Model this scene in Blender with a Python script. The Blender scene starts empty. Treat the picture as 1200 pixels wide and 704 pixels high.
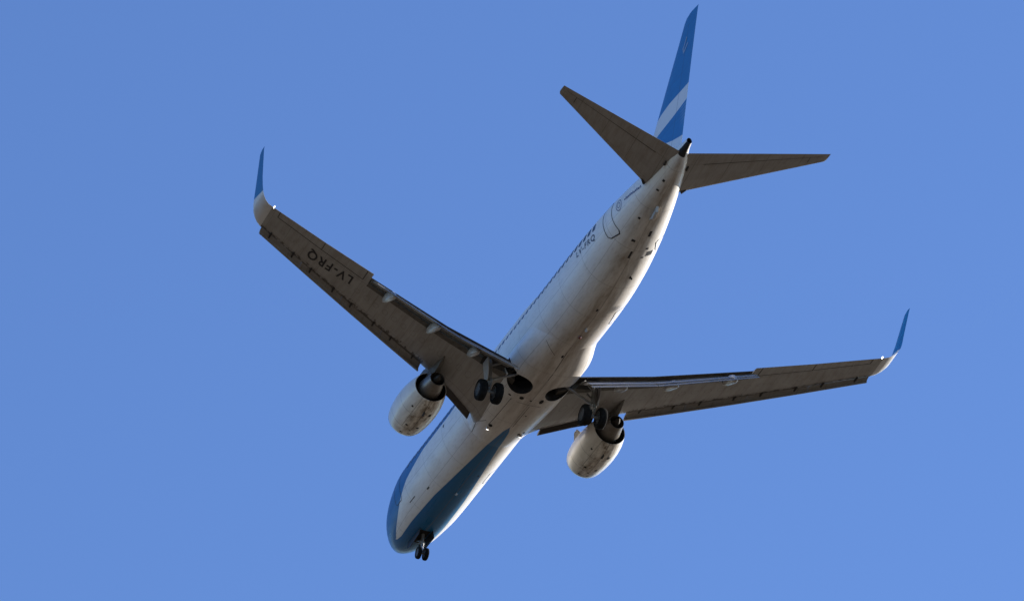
import bpy, math, random
from mathutils import Vector, Matrix
random.seed(7)
S = bpy.context.scene
H = 193.6                      # flying height of the fuselage centreline above the ground
# ------------------------------------------------------------------ camera
cam_d = bpy.data.cameras.new("camera")
cam = bpy.data.objects.new("camera", cam_d)
S.collection.objects.link(cam)
cam_d.sensor_fit = 'HORIZONTAL'
cam_d.sensor_width = 36
cam_d.lens = 238.1
cam_d.clip_start = 1
cam_d.clip_end = 60000
Rr, Rd, Rf = ((0.39519113, 0.91858282, 0.00543804), (-0.51286489, 0.22554748, -0.82831029), (-0.76209814, 0.3245519, 0.56024324))
cam.matrix_world = Matrix(((Rr[0], -Rd[0], -Rf[0], 284.544), (Rr[1], -Rd[1], -Rf[1], -114.425),
                           (Rr[2], -Rd[2], -Rf[2], H - 191.8975), (0, 0, 0, 1)))
S.camera = cam
# ------------------------------------------------------------------ light
SUN_EL, SUN_AZ = math.radians(17), math.radians(-4)       # azimuth clockwise from +Y (the plane's right-hand side)
sdir = Vector((math.sin(SUN_AZ) * math.cos(SUN_EL), math.cos(SUN_AZ) * math.cos(SUN_EL), math.sin(SUN_EL)))
W = bpy.data.worlds.new("World"); S.world = W; W.use_nodes = True
wn = W.node_tree; bg = wn.nodes["Background"]
sky = wn.nodes.new("ShaderNodeTexSky"); sky.sky_type = 'NISHITA'; sky.sun_disc = False
sky.sun_elevation = SUN_EL; sky.sun_rotation = SUN_AZ
sky.altitude = 200; sky.air_density = 1.0; sky.dust_density = 0.1; sky.ozone_density = 6.0
hs = wn.nodes.new("ShaderNodeHueSaturation"); hs.inputs["Saturation"].default_value = 0.98; hs.inputs["Hue"].default_value = 0.508
wn.links.new(sky.outputs[0], hs.inputs["Color"]); wn.links.new(hs.outputs[0], bg.inputs[0]); bg.inputs[1].default_value = 0.110
sl = bpy.data.lights.new("sun", 'SUN'); sl.energy = 5.0; sl.angle = math.radians(0.5); sl.color = (1.0, 0.93, 0.84)
sun = bpy.data.objects.new("sun", sl); S.collection.objects.link(sun)
sun.rotation_euler = (-sdir).to_track_quat('-Z', 'Y').to_euler()
sun.location = (0, 0, 400)
S.view_settings.view_transform = 'Standard'; S.view_settings.look = 'None'
S.view_settings.gamma = 1; S.view_settings.use_curve_mapping = False
S.view_settings.exposure = 1.10

# ------------------------------------------------------------------ materials
class M:
    """small node helper"""
    def __init__(s, name, col=(.5, .5, .5), rough=.5, metal=0, coat=0, spec=.5):
        s.m = bpy.data.materials.new(name); s.m.use_nodes = True
        s.t = s.m.node_tree; s.b = s.t.nodes["Principled BSDF"]
        s.b.inputs["Base Color"].default_value = (*col, 1); s.b.inputs["Roughness"].default_value = rough
        s.b.inputs["Metallic"].default_value = metal; s.b.inputs["Coat Weight"].default_value = coat
        s.b.inputs["Coat Roughness"].default_value = .12
        s.b.inputs["Specular IOR Level"].default_value = spec
    def n(s, typ, **k):
        x = s.t.nodes.new(typ)
        for a, v in k.items(): setattr(x, a, v)
        return x
    def l(s, a, b): s.t.links.new(a, b)
    def math(s, op, a, b=None, clamp=False):
        x = s.n("ShaderNodeMath", operation=op, use_clamp=clamp)
        for i, v in enumerate((a, b)):
            if v is None: continue
            if isinstance(v, (int, float)): x.inputs[i].default_value = v
            else: s.l(v, x.inputs[i])
        return x.outputs[0]
    def mix(s, f, a, b):
        x = s.n("ShaderNodeMix", data_type='RGBA')
        for i, v in ((0, f), (6, a), (7, b)):
            if isinstance(v, (int, float)): x.inputs[i].default_value = v
            elif isinstance(v, tuple): x.inputs[i].default_value = (*v, 1)
            else: s.l(v, x.inputs[i])
        return x.outputs[2]
    def noise(s, vec, scale, detail=4, rough=.55, sc3=None):
        if sc3:
            mp = s.n("ShaderNodeMapping"); mp.inputs[3].default_value = sc3; s.l(vec, mp.inputs[0]); vec = mp.outputs[0]
        x = s.n("ShaderNodeTexNoise"); x.inputs["Scale"].default_value = scale
        x.inputs["Detail"].default_value = detail; x.inputs["Roughness"].default_value = rough
        s.l(vec, x.inputs["Vector"]); return x.outputs["Fac"]
    def ramp(s, v, a, b, lo=0., hi=1.):
        x = s.n("ShaderNodeMapRange"); x.clamp = True
        s.l(v, x.inputs[0])
        for i, q in enumerate((a, b, lo, hi)): x.inputs[i + 1].default_value = q
        return x.outputs[0]
    def curve(s, v, xmax, pts, ymax):
        """piecewise curve of v (0..xmax) giving 0..ymax"""
        f = s.n("ShaderNodeFloatCurve")
        c = f.mapping.curves[0]
        c.points[0].location = (pts[0][0] / xmax, pts[0][1] / ymax)
        c.points[1].location = (pts[-1][0] / xmax, pts[-1][1] / ymax)
        for px, py in pts[1:-1]: c.points.new(px / xmax, py / ymax)
        for q in c.points: q.handle_type = 'VECTOR'
        f.mapping.update()
        s.l(s.math('DIVIDE', v, xmax), f.inputs[1])
        return s.math('MULTIPLY', f.outputs[0], ymax)
    def line(s, v, pos, w):
        """1 near v=pos"""
        d = s.math('ABSOLUTE', s.math('SUBTRACT', v, pos))
        return s.math('LESS_THAN', d, w)
    def step(s, v, pos, soft):   # 0 below pos, 1 above
        d = s.math('SUBTRACT', v, pos)
        return s.ramp(d, -soft, soft)
    def obj(s):
        t = s.n("ShaderNodeTexCoord"); x = s.n("ShaderNodeSeparateXYZ"); s.l(t.outputs["Object"], x.inputs[0])
        return t.outputs["Object"], x.outputs[0], x.outputs[1], x.outputs[2]
    def uv(s):
        t = s.n("ShaderNodeUVMap", uv_map="uv"); x = s.n("ShaderNodeSeparateXYZ"); s.l(t.outputs[0], x.inputs[0])
        return t.outputs[0], x.outputs[0], x.outputs[1]
    def bump(s, h, strength, dist):
        x = s.n("ShaderNodeBump"); x.inputs["Strength"].default_value = strength; x.inputs["Distance"].default_value = dist
        s.l(h, x.inputs["Height"]); s.l(x.outputs[0], s.b.inputs["Normal"])

WHITE = (.78, .755, .71); BLUE = (.001, .125, .315); WINGGREY = (.345, .34, .33)

def fuselage_mat(name, fairing=False):
    m = M(name, WHITE, .34, 0, .12, .3)
    o, x, y, z = m.obj()
    _, u, v = m.uv()                                     # u = station / 40, v = 0 keel .. 1 crown
    st = m.math('MULTIPLY', u, 40.)
    lo = m.curve(st, 40, LO, 1.1); hi = m.curve(st, 40, HI, 1.1)
    # white where lo < v < hi
    isw = m.math('MULTIPLY', m.step(v, m.math('SUBTRACT', lo, .004), .003), m.math('SUBTRACT', 1.0, m.step(v, hi, .003)))
    col = m.mix(isw, BLUE, WHITE)
    # dirt: streaks running aft, heavier along the keel
    n1 = m.noise(o, 1.0, 6, .6, (.25, 2.2, 2.2)); n2 = m.noise(o, .7, 5, .6); n3 = m.noise(o, 5, 3, .5, (.5, 2, 2))
    keel = m.ramp(v, .06, .25, 1., 0.)
    aft = m.ramp(x, 12, 20, .1, 1.)
    d = m.math('MULTIPLY', m.math('MULTIPLY', keel, aft), m.ramp(n1, .38, .68))
    d = m.math('ADD', m.math('MULTIPLY', d, .5), m.math('MULTIPLY', m.ramp(n3, .5, .75), .16))
    d = m.math('ADD', d, m.math('MULTIPLY', m.ramp(n2, .5, .7), .12), True)
    # underside shade painted in: even brown tint low on the body
    belly_shade = m.math('MULTIPLY', m.ramp(v, .06, .28, 1., 0.), m.ramp(x, 10, 18, .2, .34))
    d = m.math('ADD', d, belly_shade, True)
    d = m.math('MULTIPLY', d, m.math('ADD', m.math('MULTIPLY', isw, .9), .1))
    col = m.mix(d, col, (.22, .17, .125))
    # skin joints: frames every ~2.5 m, stringer laps
    fx = m.math('FRACT', m.math('DIVIDE', m.math('ADD', x, .4), 2.54))
    l1 = m.line(fx, .5, .0045)
    l2 = m.math('ADD', m.line(v, .235, .0018), m.line(v, .41, .0018), True)
    l3 = m.line(v, .0, .004)
    ln = m.math('MULTIPLY', m.math('MAXIMUM', l1, m.math('MAXIMUM', l2, l3)), .45)
    col = m.mix(ln, col, (.12, .11, .10))
    m.l(col, m.b.inputs["Base Color"])
    m.l(m.ramp(n1, .3, .7, .22, .5), m.b.inputs["Roughness"])
    m.bump(m.noise(o, 1.1, 3, .5), .25, .03)
    return m.m
# white band of the livery between the blue belly and the blue roof, by station
LO = [(0, .6), (1.5, .45), (2.4, .20), (3.0, .175), (4.5, .17), (7.6, .152), (11.1, .098), (13.5, .06), (15.2, .03), (15.8, 0), (40, 0)]
HI = [(0, .5), (1.5, .3), (2.4, .205), (3.0, .25), (4.5, .335), (6.2, .46), (8.5, .55), (12, .56), (15, .62), (18, .85), (19.5, 1), (40, 1)]
LO = [(a, max(0, b)) for a, b in LO]; HI = [(a, 1.02 if b >= 1 else b) for a, b in HI]
mat_fus = fuselage_mat("painted_fuselage_skin")

def wing_mat(name, base, streak=1.0, lines=(.15, .69), ribs=1.15, spots=True):
    m = M(name, base, .42, 0, .15)
    o, x, y, z = m.obj(); _, u, v = m.uv()
    c = m.n("ShaderNodeCombineXYZ"); m.l(u, c.inputs[0]); m.l(v, c.inputs[1])
    n1 = m.noise(c.outputs[0], 1.0, 6, .65, (1.6, 3.2, 1)); n2 = m.noise(o, .9, 5, .6); n3 = m.noise(c.outputs[0], 1, 3, .6, (3, 14, 1))
    d = m.math('MULTIPLY', m.ramp(n1, .42, .72), .45 * streak)
    d = m.math('ADD', d, m.math('MULTIPLY', m.ramp(n3, .52, .8), .30 * streak))
    d = m.math('ADD', d, m.math('MULTIPLY', m.ramp(n2, .5, .75), .2), True)
    br = m.n("ShaderNodeTexBrick"); br.offset = .5; br.inputs["Scale"].default_value = 1.0; br.inputs["Mortar Size"].default_value = .0
    br.inputs["Brick Width"].default_value = .9; br.inputs["Row Height"].default_value = .16
    br.inputs["Color1"].default_value = (0, 0, 0, 1); br.inputs["Color2"].default_value = (1, 1, 1, 1)
    sw = m.n("ShaderNodeCombineXYZ"); m.l(v, sw.inputs[0]); m.l(u, sw.inputs[1]); m.l(sw.outputs[0], br.inputs["Vector"])
    shade = m.mix(m.math('MULTIPLY', br.outputs["Color"], .2), base, tuple(q * .55 for q in base))
    col = m.mix(d, shade, (.15, .115, .085))
    ln = None
    for p in lines:
        a = m.line(u, p, .004); ln = a if ln is None else m.math('MAXIMUM', ln, a)
    if ribs:
        fy = m.math('FRACT', m.math('DIVIDE', v, ribs)); ln = m.math('MAXIMUM', ln, m.line(fy, .5, .009))
    ln = m.math('MULTIPLY', ln, .45)
    if spots:     # oval tank access covers along the mid chord
        fy = m.math('SUBTRACT', m.math('FRACT', m.math('DIVIDE', v, .62)), .5)
        fu = m.math('MULTIPLY', m.math('SUBTRACT', u, .42), 5.5)
        r = m.math('SQRT', m.math('ADD', m.math('MULTIPLY', fy, fy), m.math('MULTIPLY', fu, fu)))
        ln = m.math('MAXIMUM', ln, m.math('MULTIPLY', m.line(r, .26, .03), .28))
    col = m.mix(ln, col, (.06, .055, .05))
    if spots:     # unpainted fixed leading edge, with the slat gap's shade and tracks painted in dark
        n4 = m.noise(c.outputs[0], 1, 4, .7, (9, 2.6, 1))
        le = m.math('MULTIPLY', m.math('LESS_THAN', u, m.ramp(n4, .40, .62, .035, .17)), m.math('GREATER_THAN', v, 5.7))
        col = m.mix(m.math('MULTIPLY', le, .8), col, (.05, .04, .032))
    m.l(col, m.b.inputs["Base Color"]); m.bump(n2, .2, .02)
    return m.m
mat_wing = wing_mat("grey_wing_skin", WINGGREY)
mat_wingin = None
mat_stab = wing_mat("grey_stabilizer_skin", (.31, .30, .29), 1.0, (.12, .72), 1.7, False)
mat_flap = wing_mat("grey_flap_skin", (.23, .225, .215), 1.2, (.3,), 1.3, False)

def simple(name, col, rough=.5, metal=0, coat=0, dirt=.3, dirtcol=(.1, .08, .06), scale=3.):
    m = M(name, col, rough, metal, coat); o, x, y, z = m.obj()
    n1 = m.noise(o, scale, 5, .6); d = m.math('MULTIPLY', m.ramp(n1, .45, .75), dirt)
    m.l(m.mix(d, col, dirtcol), m.b.inputs["Base Color"])
    m.l(m.ramp(n1, .3, .7, max(0, rough - .1), min(1, rough + .15)), m.b.inputs["Roughness"])
    m.bump(n1, .2, .01)
    return m.m
mat_metal = simple("bare_metal", (.55, .54, .52), .28, .9, 0, .3)
mat_dark = simple("sooty_dark_metal", (.05, .045, .04), .55, .4, 0, .4, (.02, .02, .02))
mat_core = simple("heat_tinted_core_metal", (.22, .20, .175), .4, .7, 0, .5)
mat_black = simple("black_void", (.012, .011, .010), .8, 0, 0, .2, (.02, .015, .01))
mat_bay = simple("wheel_well_interior", (.03, .028, .026), .8, 0, 0, .6, (.01, .01, .01))
mat_tyre = simple("tyre_rubber", (.010, .010, .010), .95, 0, 0, .4, (.05, .045, .04), 6)
_b = mat_tyre.node_tree.nodes['Principled BSDF']; _b.inputs['Specular IOR Level'].default_value = .08
mat_hub = simple("wheel_hub_metal", (.10, .10, .10), .5, .3, 0, .6, (.05, .04, .035), 9)
mat_gear = simple("gear_leg_paint", (.24, .24, .23), .35, .1, .2, .5, (.08, .07, .06), 6)
mat_lightgrey = simple("light_grey_fairing_paint", (.44, .43, .415), .35, 0, .3, .35, (.16, .13, .1), 3)
mat_cove = simple("flap_cove_shade", (.11, .10, .085), .6, 0, 0, .6, (.04, .035, .03), 4)  # flap cove's shade put into a dark colour, also used on the pylon
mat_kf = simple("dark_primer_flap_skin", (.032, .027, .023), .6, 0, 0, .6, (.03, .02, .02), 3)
mat_glass = simple("dark_window_glass", (.012, .025, .05), .15, 0, .1, .1)
mat_mark = simple("black_marking_paint", (.015, .015, .018), .5, 0, 0, .15)
mat_markb = simple("navy_marking_paint", (.03, .05, .16), .5, 0, 0, .15)
mat_soft = simple("weathered_dark_marking", (.07, .07, .09), .5, 0, 0, .4, (.2, .2, .2), 9)
mat_rim = simple("polished_leading_edge", (.62, .62, .62), .25, .85, 0, .2)

def emit(name, col, s):
    m = M(name, col, .2); m.b.inputs["Emission Color"].default_value = (*col, 1); m.b.inputs["Emission Strength"].default_value = s
    return m.m
mat_lamp = emit("lit_white_lamp", (1., .97, .9), 2.0)
mat_red = simple("red_beacon_glass", (.12, .02, .015), .2, 0, .5, 0)

def nacelle_mat():
    NW = (.77, .73, .65)
    m = M("painted_engine_cowl", NW, .32, 0, .4); o, x, y, z = m.obj(); _, u, v = m.uv()
    ang = m.math('MULTIPLY', v, 1.0)
    keel = m.ramp(ang, .08, .30, 1., 0.)                 # v: 0 bottom .. 1 top
    n1 = m.noise(o, 1.0, 6, .65, (1.2, 3.5, 3.5)); n2 = m.noise(o, 2.6, 5, .7); n3 = m.noise(o, .9, 3, .5)
    d = m.math('MULTIPLY', keel, m.ramp(n1, .38, .64))
    d = m.math('ADD', m.math('MULTIPLY', d, .85), m.math('MULTIPLY', m.math('MULTIPLY', keel, m.ramp(n2, .54, .66)), .6), True)
    d = m.math('ADD', d, m.math('MULTIPLY', m.ramp(n3, .45, .7), .15), True)
    col = m.mix(d, NW, (.17, .125, .08))
    ln = m.math('MAXIMUM', m.line(x, 14.5, .014), m.line(x, 15.75, .012))
    ln = m.math('MAXIMUM', ln, m.math('MULTIPLY', m.line(v, .0, .006), m.math('GREATER_THAN', x, 14.5)))
    ln = m.math('MAXIMUM', ln, m.math('MULTIPLY', m.line(v, .16, .004), m.math('GREATER_THAN', x, 14.5)))
    col = m.mix(m.math('MULTIPLY', ln, .6), col, (.05, .045, .04))
    lip = m.math('LESS_THAN', x, 13.76)
    col = m.mix(lip, col, (.5, .49, .47)); m.l(m.math('MULTIPLY', lip, .8), m.b.inputs["Metallic"])
    m.l(col, m.b.inputs["Base Color"]); m.bump(n3, .25, .02)
    return m.m
mat_nac = nacelle_mat()

def winglet_mat():
    m = M("winglet_paint", WHITE, .34, 0, .15, .3); o, x, y, z = m.obj()
    th = m.math('ADD', m.math('MULTIPLY', m.math('SUBTRACT', x, 24.6), WLS), WLZ)
    isb = m.step(z, th, .01); n = m.noise(o, 1.5, 4)
    bl = m.mix(m.math('MULTIPLY', m.ramp(n, .4, .8), .3), (.002, .145, .36), (.005, .11, .28))
    col = m.mix(isb, m.mix(m.math('MULTIPLY', m.ramp(n, .5, .8), .5), (.62, .61, .60), (.3, .26, .22)), bl)
    m.l(col, m.b.inputs["Base Color"]); return m.m
WLS, WLZ = -0.08, 1.52
mat_winglet = winglet_mat()

def fin_mat():
    m = M("fin_paint", WHITE, .34, 0, .15, .3); o, x, y, z = m.obj()
    xs = m.math('SUBTRACT', x, 30.)
    def c(p): return m.curve(xs, 12, [(a - 30, b) for a, b in p], 12)
    up = c([(30, 4.1), (33, 4.62), (34.2, 4.87), (35.87, 5.0), (38.0, 4.93), (42, 4.7)])
    lo = c([(30, 3.4), (34.3, 3.90), (36.2, 3.98), (37.8, 4.10), (42, 4.3)])
    bo = c([(30, 4.2), (34.3, 3.4), (35.2, 2.98), (36.14, 2.6), (37.3, 2.22), (39, 2.0), (42, 1.5)])
    blue = m.math('ADD', m.step(z, up, .01), m.math('MULTIPLY', m.step(z, bo, .01), m.math('SUBTRACT', 1., m.step(z, lo, .01))), True)
    n = m.noise(o, 1.3, 5, .6); n2 = m.noise(o, 1, 4, .6, (1, 1, 5))
    b = m.mix(m.math('MULTIPLY', m.ramp(n2, .45, .7), .3), (.001, .155, .39), (.003, .21, .48))
    col = m.mix(blue, (.66, .67, .68), b)
    # thin wind-worn streaks where the lower blue field meets the rudder
    wz = m.math('FRACT', m.math('MULTIPLY', z, 5.5))
    wk = m.math('MULTIPLY', m.line(wz, .5, .14), m.math('MULTIPLY', m.ramp(x, 36.9, 37.3), m.math('LESS_THAN', z, 3.95)))
    wk = m.math('MULTIPLY', wk, m.math('GREATER_THAN', z, 3.0))
    col = m.mix(m.math('MULTIPLY', wk, .3), col, (.6, .62, .65))
    rx = m.math('SUBTRACT', x, m.math('ADD', m.math('MULTIPLY', z, .36), 35.15))
    col = m.mix(m.math('MULTIPLY', m.line(rx, 0., .018), .6), col, (.02, .04, .1))
    rib = m.line(m.math('FRACT', m.math('MULTIPLY', z, .42)), .5, .006)
    col = m.mix(m.math('MULTIPLY', rib, .3), col, (.02, .04, .1))
    m.l(col, m.b.inputs["Base Color"]); m.bump(n, .2, .02); return m.m
mat_fin = fin_mat()

def ground_mat():
    m = M("dry_ground", (.2, .16, .12), .9); o, x, y, z = m.obj()
    n1 = m.noise(o, .002, 8, .6); n2 = m.noise(o, .03, 8, .6); n3 = m.noise(o, 1.5, 6, .6)
    c = m.mix(m.ramp(n1, .4, .62), (.088, .060, .031), (.065, .051, .025)); c = m.mix(m.ramp(n2, .4, .65), c, (.105, .073, .040))
    c = m.mix(m.math('MULTIPLY', m.ramp(n3, .4, .7), .5), c, (.05, .04, .03))
    m.l(c, m.b.inputs["Base Color"]); m.bump(n3, .6, .1); return m.m

# ------------------------------------------------------------------ mesh helpers
OFF = Vector((19.5, 0, -3.75))            # the aeroplane's Empty, below the main wheels, in aeroplane coordinates
def mk(name, verts, faces, mats, parent=None, uv=None, smooth=True, midx=None, label=None, angle=40):
    me = bpy.data.meshes.new(name); me.from_pydata([tuple(v) for v in verts], [], faces); me.validate()
    if not isinstance(mats, (list, tuple)): mats = [mats]
    for q in mats: me.materials.append(q)
    if uv is not None:
        l = me.uv_layers.new(name="uv")
        for lp in me.loops: l.data[lp.index].uv = uv[lp.vertex_index]
    if midx:
        for p, i in zip(me.polygons, midx): p.material_index = i
    if smooth:
        me.shade_smooth(); me.set_sharp_from_angle(angle=math.radians(angle))
    o = bpy.data.objects.new(name, me); S.collection.objects.link(o)
    if parent is not None:
        o.parent = parent
        if parent is plane: o.location = -OFF       # every mesh keeps aeroplane coordinates as its own
    if label: o["label"] = label
    return o
class G:
    """geometry collector"""
    def __init__(s): s.v = []; s.f = []; s.uv = []; s.mi = []
    def add(s, v, f, uv=None, mi=0):
        b = len(s.v); s.v += [Vector(p) for p in v]; s.f += [tuple(i + b for i in q) for q in f]
        s.uv += uv if uv else [(0, 0)] * len(v); s.mi += [mi] * len(f)
    def tube(s, p, q, r, r2=None, n=12, mi=0, cap=True):
        p, q = Vector(p), Vector(q); d = (q - p).normalized(); a = d.orthogonal().normalized(); b = d.cross(a)
        r2 = r if r2 is None else r2; v = []
        for c, rr in ((p, r), (q, r2)):
            for i in range(n):
                t = 2 * math.pi * i / n; v.append(c + (a * math.cos(t) + b * math.sin(t)) * rr)
        f = [(i, (i + 1) % n, n + (i + 1) % n, n + i) for i in range(n)]
        if cap: f += [tuple(range(n))[::-1], tuple(range(n, 2 * n))]
        s.add(v, f, None, mi)
    def box(s, c, sz, mi=0, rot=None, taper=1):
        v = []
        for z in (-1, 1):
            for x, y in ((-1, -1), (1, -1), (1, 1), (-1, 1)):
                k = taper if z < 0 else 1
                p = Vector((x * sz[0] / 2 * k, y * sz[1] / 2, z * sz[2] / 2))
                if rot is not None: p = rot @ p
                v.append(Vector(c) + p)
        s.add(v, [(3, 2, 1, 0), (4, 5, 6, 7), (0, 1, 5, 4), (1, 2, 6, 5), (2, 3, 7, 6), (3, 0, 4, 7)], None, mi)
    def prism(s, pts, n, mi=0):
        """polygon pts thickened by +-n"""
        n = Vector(n); k = len(pts); v = [Vector(p) - n for p in pts] + [Vector(p) + n for p in pts]
        s.add(v, [tuple(range(k))[::-1], tuple(range(k, 2 * k))] + [(i, (i + 1) % k, k + (i + 1) % k, k + i) for i in range(k)], None, mi)
    def loft(s, secs, uv=None, cap=(True, True), mi=0, closed=True):
        n = len(secs[0]); v = [p for q in secs for p in q]; f = []
        m = n if closed else n - 1
        for k in range(len(secs) - 1):
            for i in range(m):
                j = (i + 1) % n; f.append((k * n + i, k * n + j, (k + 1) * n + j, (k + 1) * n + i))
        if cap[0]: f.append(tuple(range(n))[::-1])
        if cap[1]: f.append(tuple(range((len(secs) - 1) * n, len(secs) * n)))
        s.add(v, f, [u for q in uv for u in q] if uv else None, mi)
    def lathe(s, prof, axis_o, n=48, mi=0, squash=1., v0=0):
        """rings about an axis along +x; prof = [(x, r)]; v runs 0 bottom .. 1 top"""
        vs, uvs = [], []
        for x, r in prof:
            ring, ru = [], []
            for i in range(n):
                t = 2 * math.pi * i / n                     # 0 = bottom
                zz = -math.cos(t) * r
                if zz < 0: zz *= squash
                ring.append(Vector((x, axis_o[1] + math.sin(t) * r, axis_o[2] + zz)))
                ru.append((x / 40, 1 - abs(1 - 2 * i / n)))
            vs.append(ring); uvs.append(ru)
        s.loft(vs, uvs, (False, False), mi)
    def flip(s): s.f = [q[::-1] for q in s.f]
    def build(s, name, mats, parent, **k):
        return mk(name, s.v, s.f, mats, parent, s.uv, midx=s.mi, **k)
def fixnormals(o):
    import bmesh
    bm = bmesh.new(); bm.from_mesh(o.data); bmesh.ops.recalc_face_normals(bm, faces=bm.faces); bm.to_mesh(o.data); bm.free()
def interp(tab, x, k=1):
    """monotone-ish smooth interpolation in a table of (x, a, b, ...)"""
    if x <= tab[0][0]: return tab[0][k]
    if x >= tab[-1][0]: return tab[-1][k]
    for i in range(len(tab) - 1):
        if tab[i][0] <= x <= tab[i + 1][0]: break
    x0, x1 = tab[i][0], tab[i + 1][0]; y0, y1 = tab[i][k], tab[i + 1][k]; h = x1 - x0; d = (y1 - y0) / h
    def sl(j):
        if j <= 0 or j >= len(tab) - 1:
            j = min(max(j, 0), len(tab) - 1); a, b = (0, 1) if j == 0 else (j - 1, j)
            return (tab[b][k] - tab[a][k]) / (tab[b][0] - tab[a][0])
        a = (tab[j][k] - tab[j - 1][k]) / (tab[j][0] - tab[j - 1][0]); b = (tab[j + 1][k] - tab[j][k]) / (tab[j + 1][0] - tab[j][0])
        if a * b <= 0: return 0
        return 2 * a * b / (a + b)
    m0, m1 = sl(i), sl(i + 1); t = (x - x0) / h
    return (y0 * (2 * t ** 3 - 3 * t * t + 1) + m0 * h * (t ** 3 - 2 * t * t + t) + y1 * (3 * t * t - 2 * t ** 3) + m1 * h * (t ** 3 - t * t))

# ------------------------------------------------------------------ ground
gm = G(); R0 = 20000
ring = [[Vector((r * math.cos(a * math.pi / 24), r * math.sin(a * math.pi / 24), 0)) for a in range(48)] for r in (1, 60, 400, 2500, R0)]
gm.loft(ring[::-1], None, (False, True))
ground = gm.build("ground", ground_mat(), None, smooth=False); fixnormals(ground)
if ground.data.polygons[0].normal.z < 0: ground.data.flip_normals()
ground["kind"] = "structure"

# ------------------------------------------------------------------ the aeroplane
plane = bpy.data.objects.new("airplane", None); S.collection.objects.link(plane)
plane.location = (OFF.x, 0, H + OFF.z)
plane.empty_display_size = 5
plane["label"] = "white and blue twin-engine airliner with wheels and flaps lowered, flying against the clear blue sky"
plane["category"] = "airplane"

# fuselage lines: station, top z, bottom z, half width, z of greatest width
FUS = [(0.5, -.68, -.86, .02, -.77), (.57, -.48, -1.05, .22, -.77), (.76, -.27, -1.24, .46, -.75), (1.1, .02, -1.43, .76, -.69), (1.55, .38, -1.60, 1.04, -.59),
       (2.05, .82, -1.73, 1.28, -.46), (2.75, 1.34, -1.85, 1.50, -.30), (3.7, 1.74, -1.94, 1.69, -.13), (5.0, 1.97, -1.99, 1.85, -.02), (6.6, 2.01, -2.0, 1.88, 0),
       (25.0, 2.01, -2.0, 1.88, 0), (27.0, 2.01, -1.90, 1.86, .06), (29.0, 2.01, -1.57, 1.78, .20), (31.0, 1.99, -1.06, 1.60, .42), (33.0, 1.95, -.46, 1.30, .68),
       (35.0, 1.88, .12, .90, .96), (36.2, 1.80, .48, .62, 1.12), (36.9, 1.72, .74, .43, 1.2), (37.3, 1.66, .96, .27, 1.27), (37.7, 1.60, 1.12, .18, 1.34), (38.0, 1.56, 1.22, .14, 1.36)]
def fus(x, th, off=0.):
    """point on the skin: th = 0 keel, pi crown, + towards the right-hand side (y > 0)"""
    t, b, w, zc = (interp(FUS, x, k) for k in (1, 2, 3, 4))
    c = -math.cos(th); hz = (zc - b) if c < 0 else (t - zc)
    return Vector((x, math.sin(th) * (w + off), zc + c * (hz + off)))
def fus_z(x, z, side, off=0.):
    """skin point at height z"""
    t, b, w, zc = (interp(FUS, x, k) for k in (1, 2, 3, 4))
    hz = (zc - b) if z < zc else (t - zc)
    return fus(x, side * math.acos(max(-1, min(1, -(z - zc) / hz))), off)
g = G(); secs, uvs = [], []
NT = 96
st = [.5, .52, .57, .65, .76, .9, 1.05] + [1.2 + .3 * i for i in range(19)]
st += [6.9 + .5 * i for i in range(int((25 - 6.9) / .5) + 1)] + [25.2 + .4 * i for i in range(32)] + [38.0]
for x in st:
    secs.append([fus(x, 2 * math.pi * i / NT) for i in range(NT)])
    uvs.append([(x / 40, 1 - abs(1 - 2 * i / NT)) for i in range(NT)])
g.loft(secs, uvs, (True, False))
for k in range(len(st) - 1):          # exhaust's shaded inside painted black on the skin, wider on the left away from sun
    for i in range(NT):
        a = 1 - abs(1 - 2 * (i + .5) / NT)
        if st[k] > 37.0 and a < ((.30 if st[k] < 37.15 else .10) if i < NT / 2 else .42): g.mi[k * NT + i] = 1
# tail cone closes on the exhaust of the auxiliary power unit
ex = [fus(38.0, 2 * math.pi * i / NT) for i in range(NT)]; ce = Vector((38.0, 0, 1.38))
i1 = [ce + (p - ce) * .8 for p in ex]; i2 = [q + Vector((-.9, 0, 0)) for q in i1]
g.loft([ex, i1], None, (False, False), 1); g.loft([i1, i2], None, (False, True), 1)
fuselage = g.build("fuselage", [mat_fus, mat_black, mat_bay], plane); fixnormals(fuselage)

# wing-to-body fairing
FA = [(12.6, 1.5, -1.88, 0), (13.4, 1.72, -1.99, 0), (14.4, 1.88, -2.08, 0), (16, 2.0, -2.17, 0), (19, 2.09, -2.22, 0), (21.2, 2.12, -2.22, 0), (21.9, 2.04, -2.14, 0), (22.7, 1.82, -2.04, 0), (23.6, 1.58, -1.92, 0), (24.4, 1.4, -1.8, 0)]
def fe(x): return .95 - .21 * min(1, max(0, (x - 13) / 4.5))
g = G(); secs, uvs = [], []
for k in range(60):
    x = 12.6 + 11.8 * k / 59; w = interp(FA, x, 1); b = interp(FA, x, 2); r = []; ru = []
    for i in range(65):
        t = math.radians(-112 + 224 * i / 64); e = fe(x)
        sx, cx = math.sin(t), math.cos(t)
        zz = b * math.copysign(abs(cx) ** e, cx); q = min(1, max(0, (zz + 1.25) / .8)); q = q * q * (3 - 2 * q)
        r.append(Vector((x, w * math.copysign(abs(sx) ** e, sx) * (1 - q * (1 - min(1, 1.78 / w))), zz))); ru.append((x / 40, math.atan2(abs(r[-1].y) / 1.88, -r[-1].z / 2.0) / math.pi))
    secs.append(r); uvs.append(ru)
g.loft(secs, uvs, (True, True), 0)
fairing = g.build("belly_fairing", [mat_fus, mat_black, mat_bay], plane); fixnormals(fairing)

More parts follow.
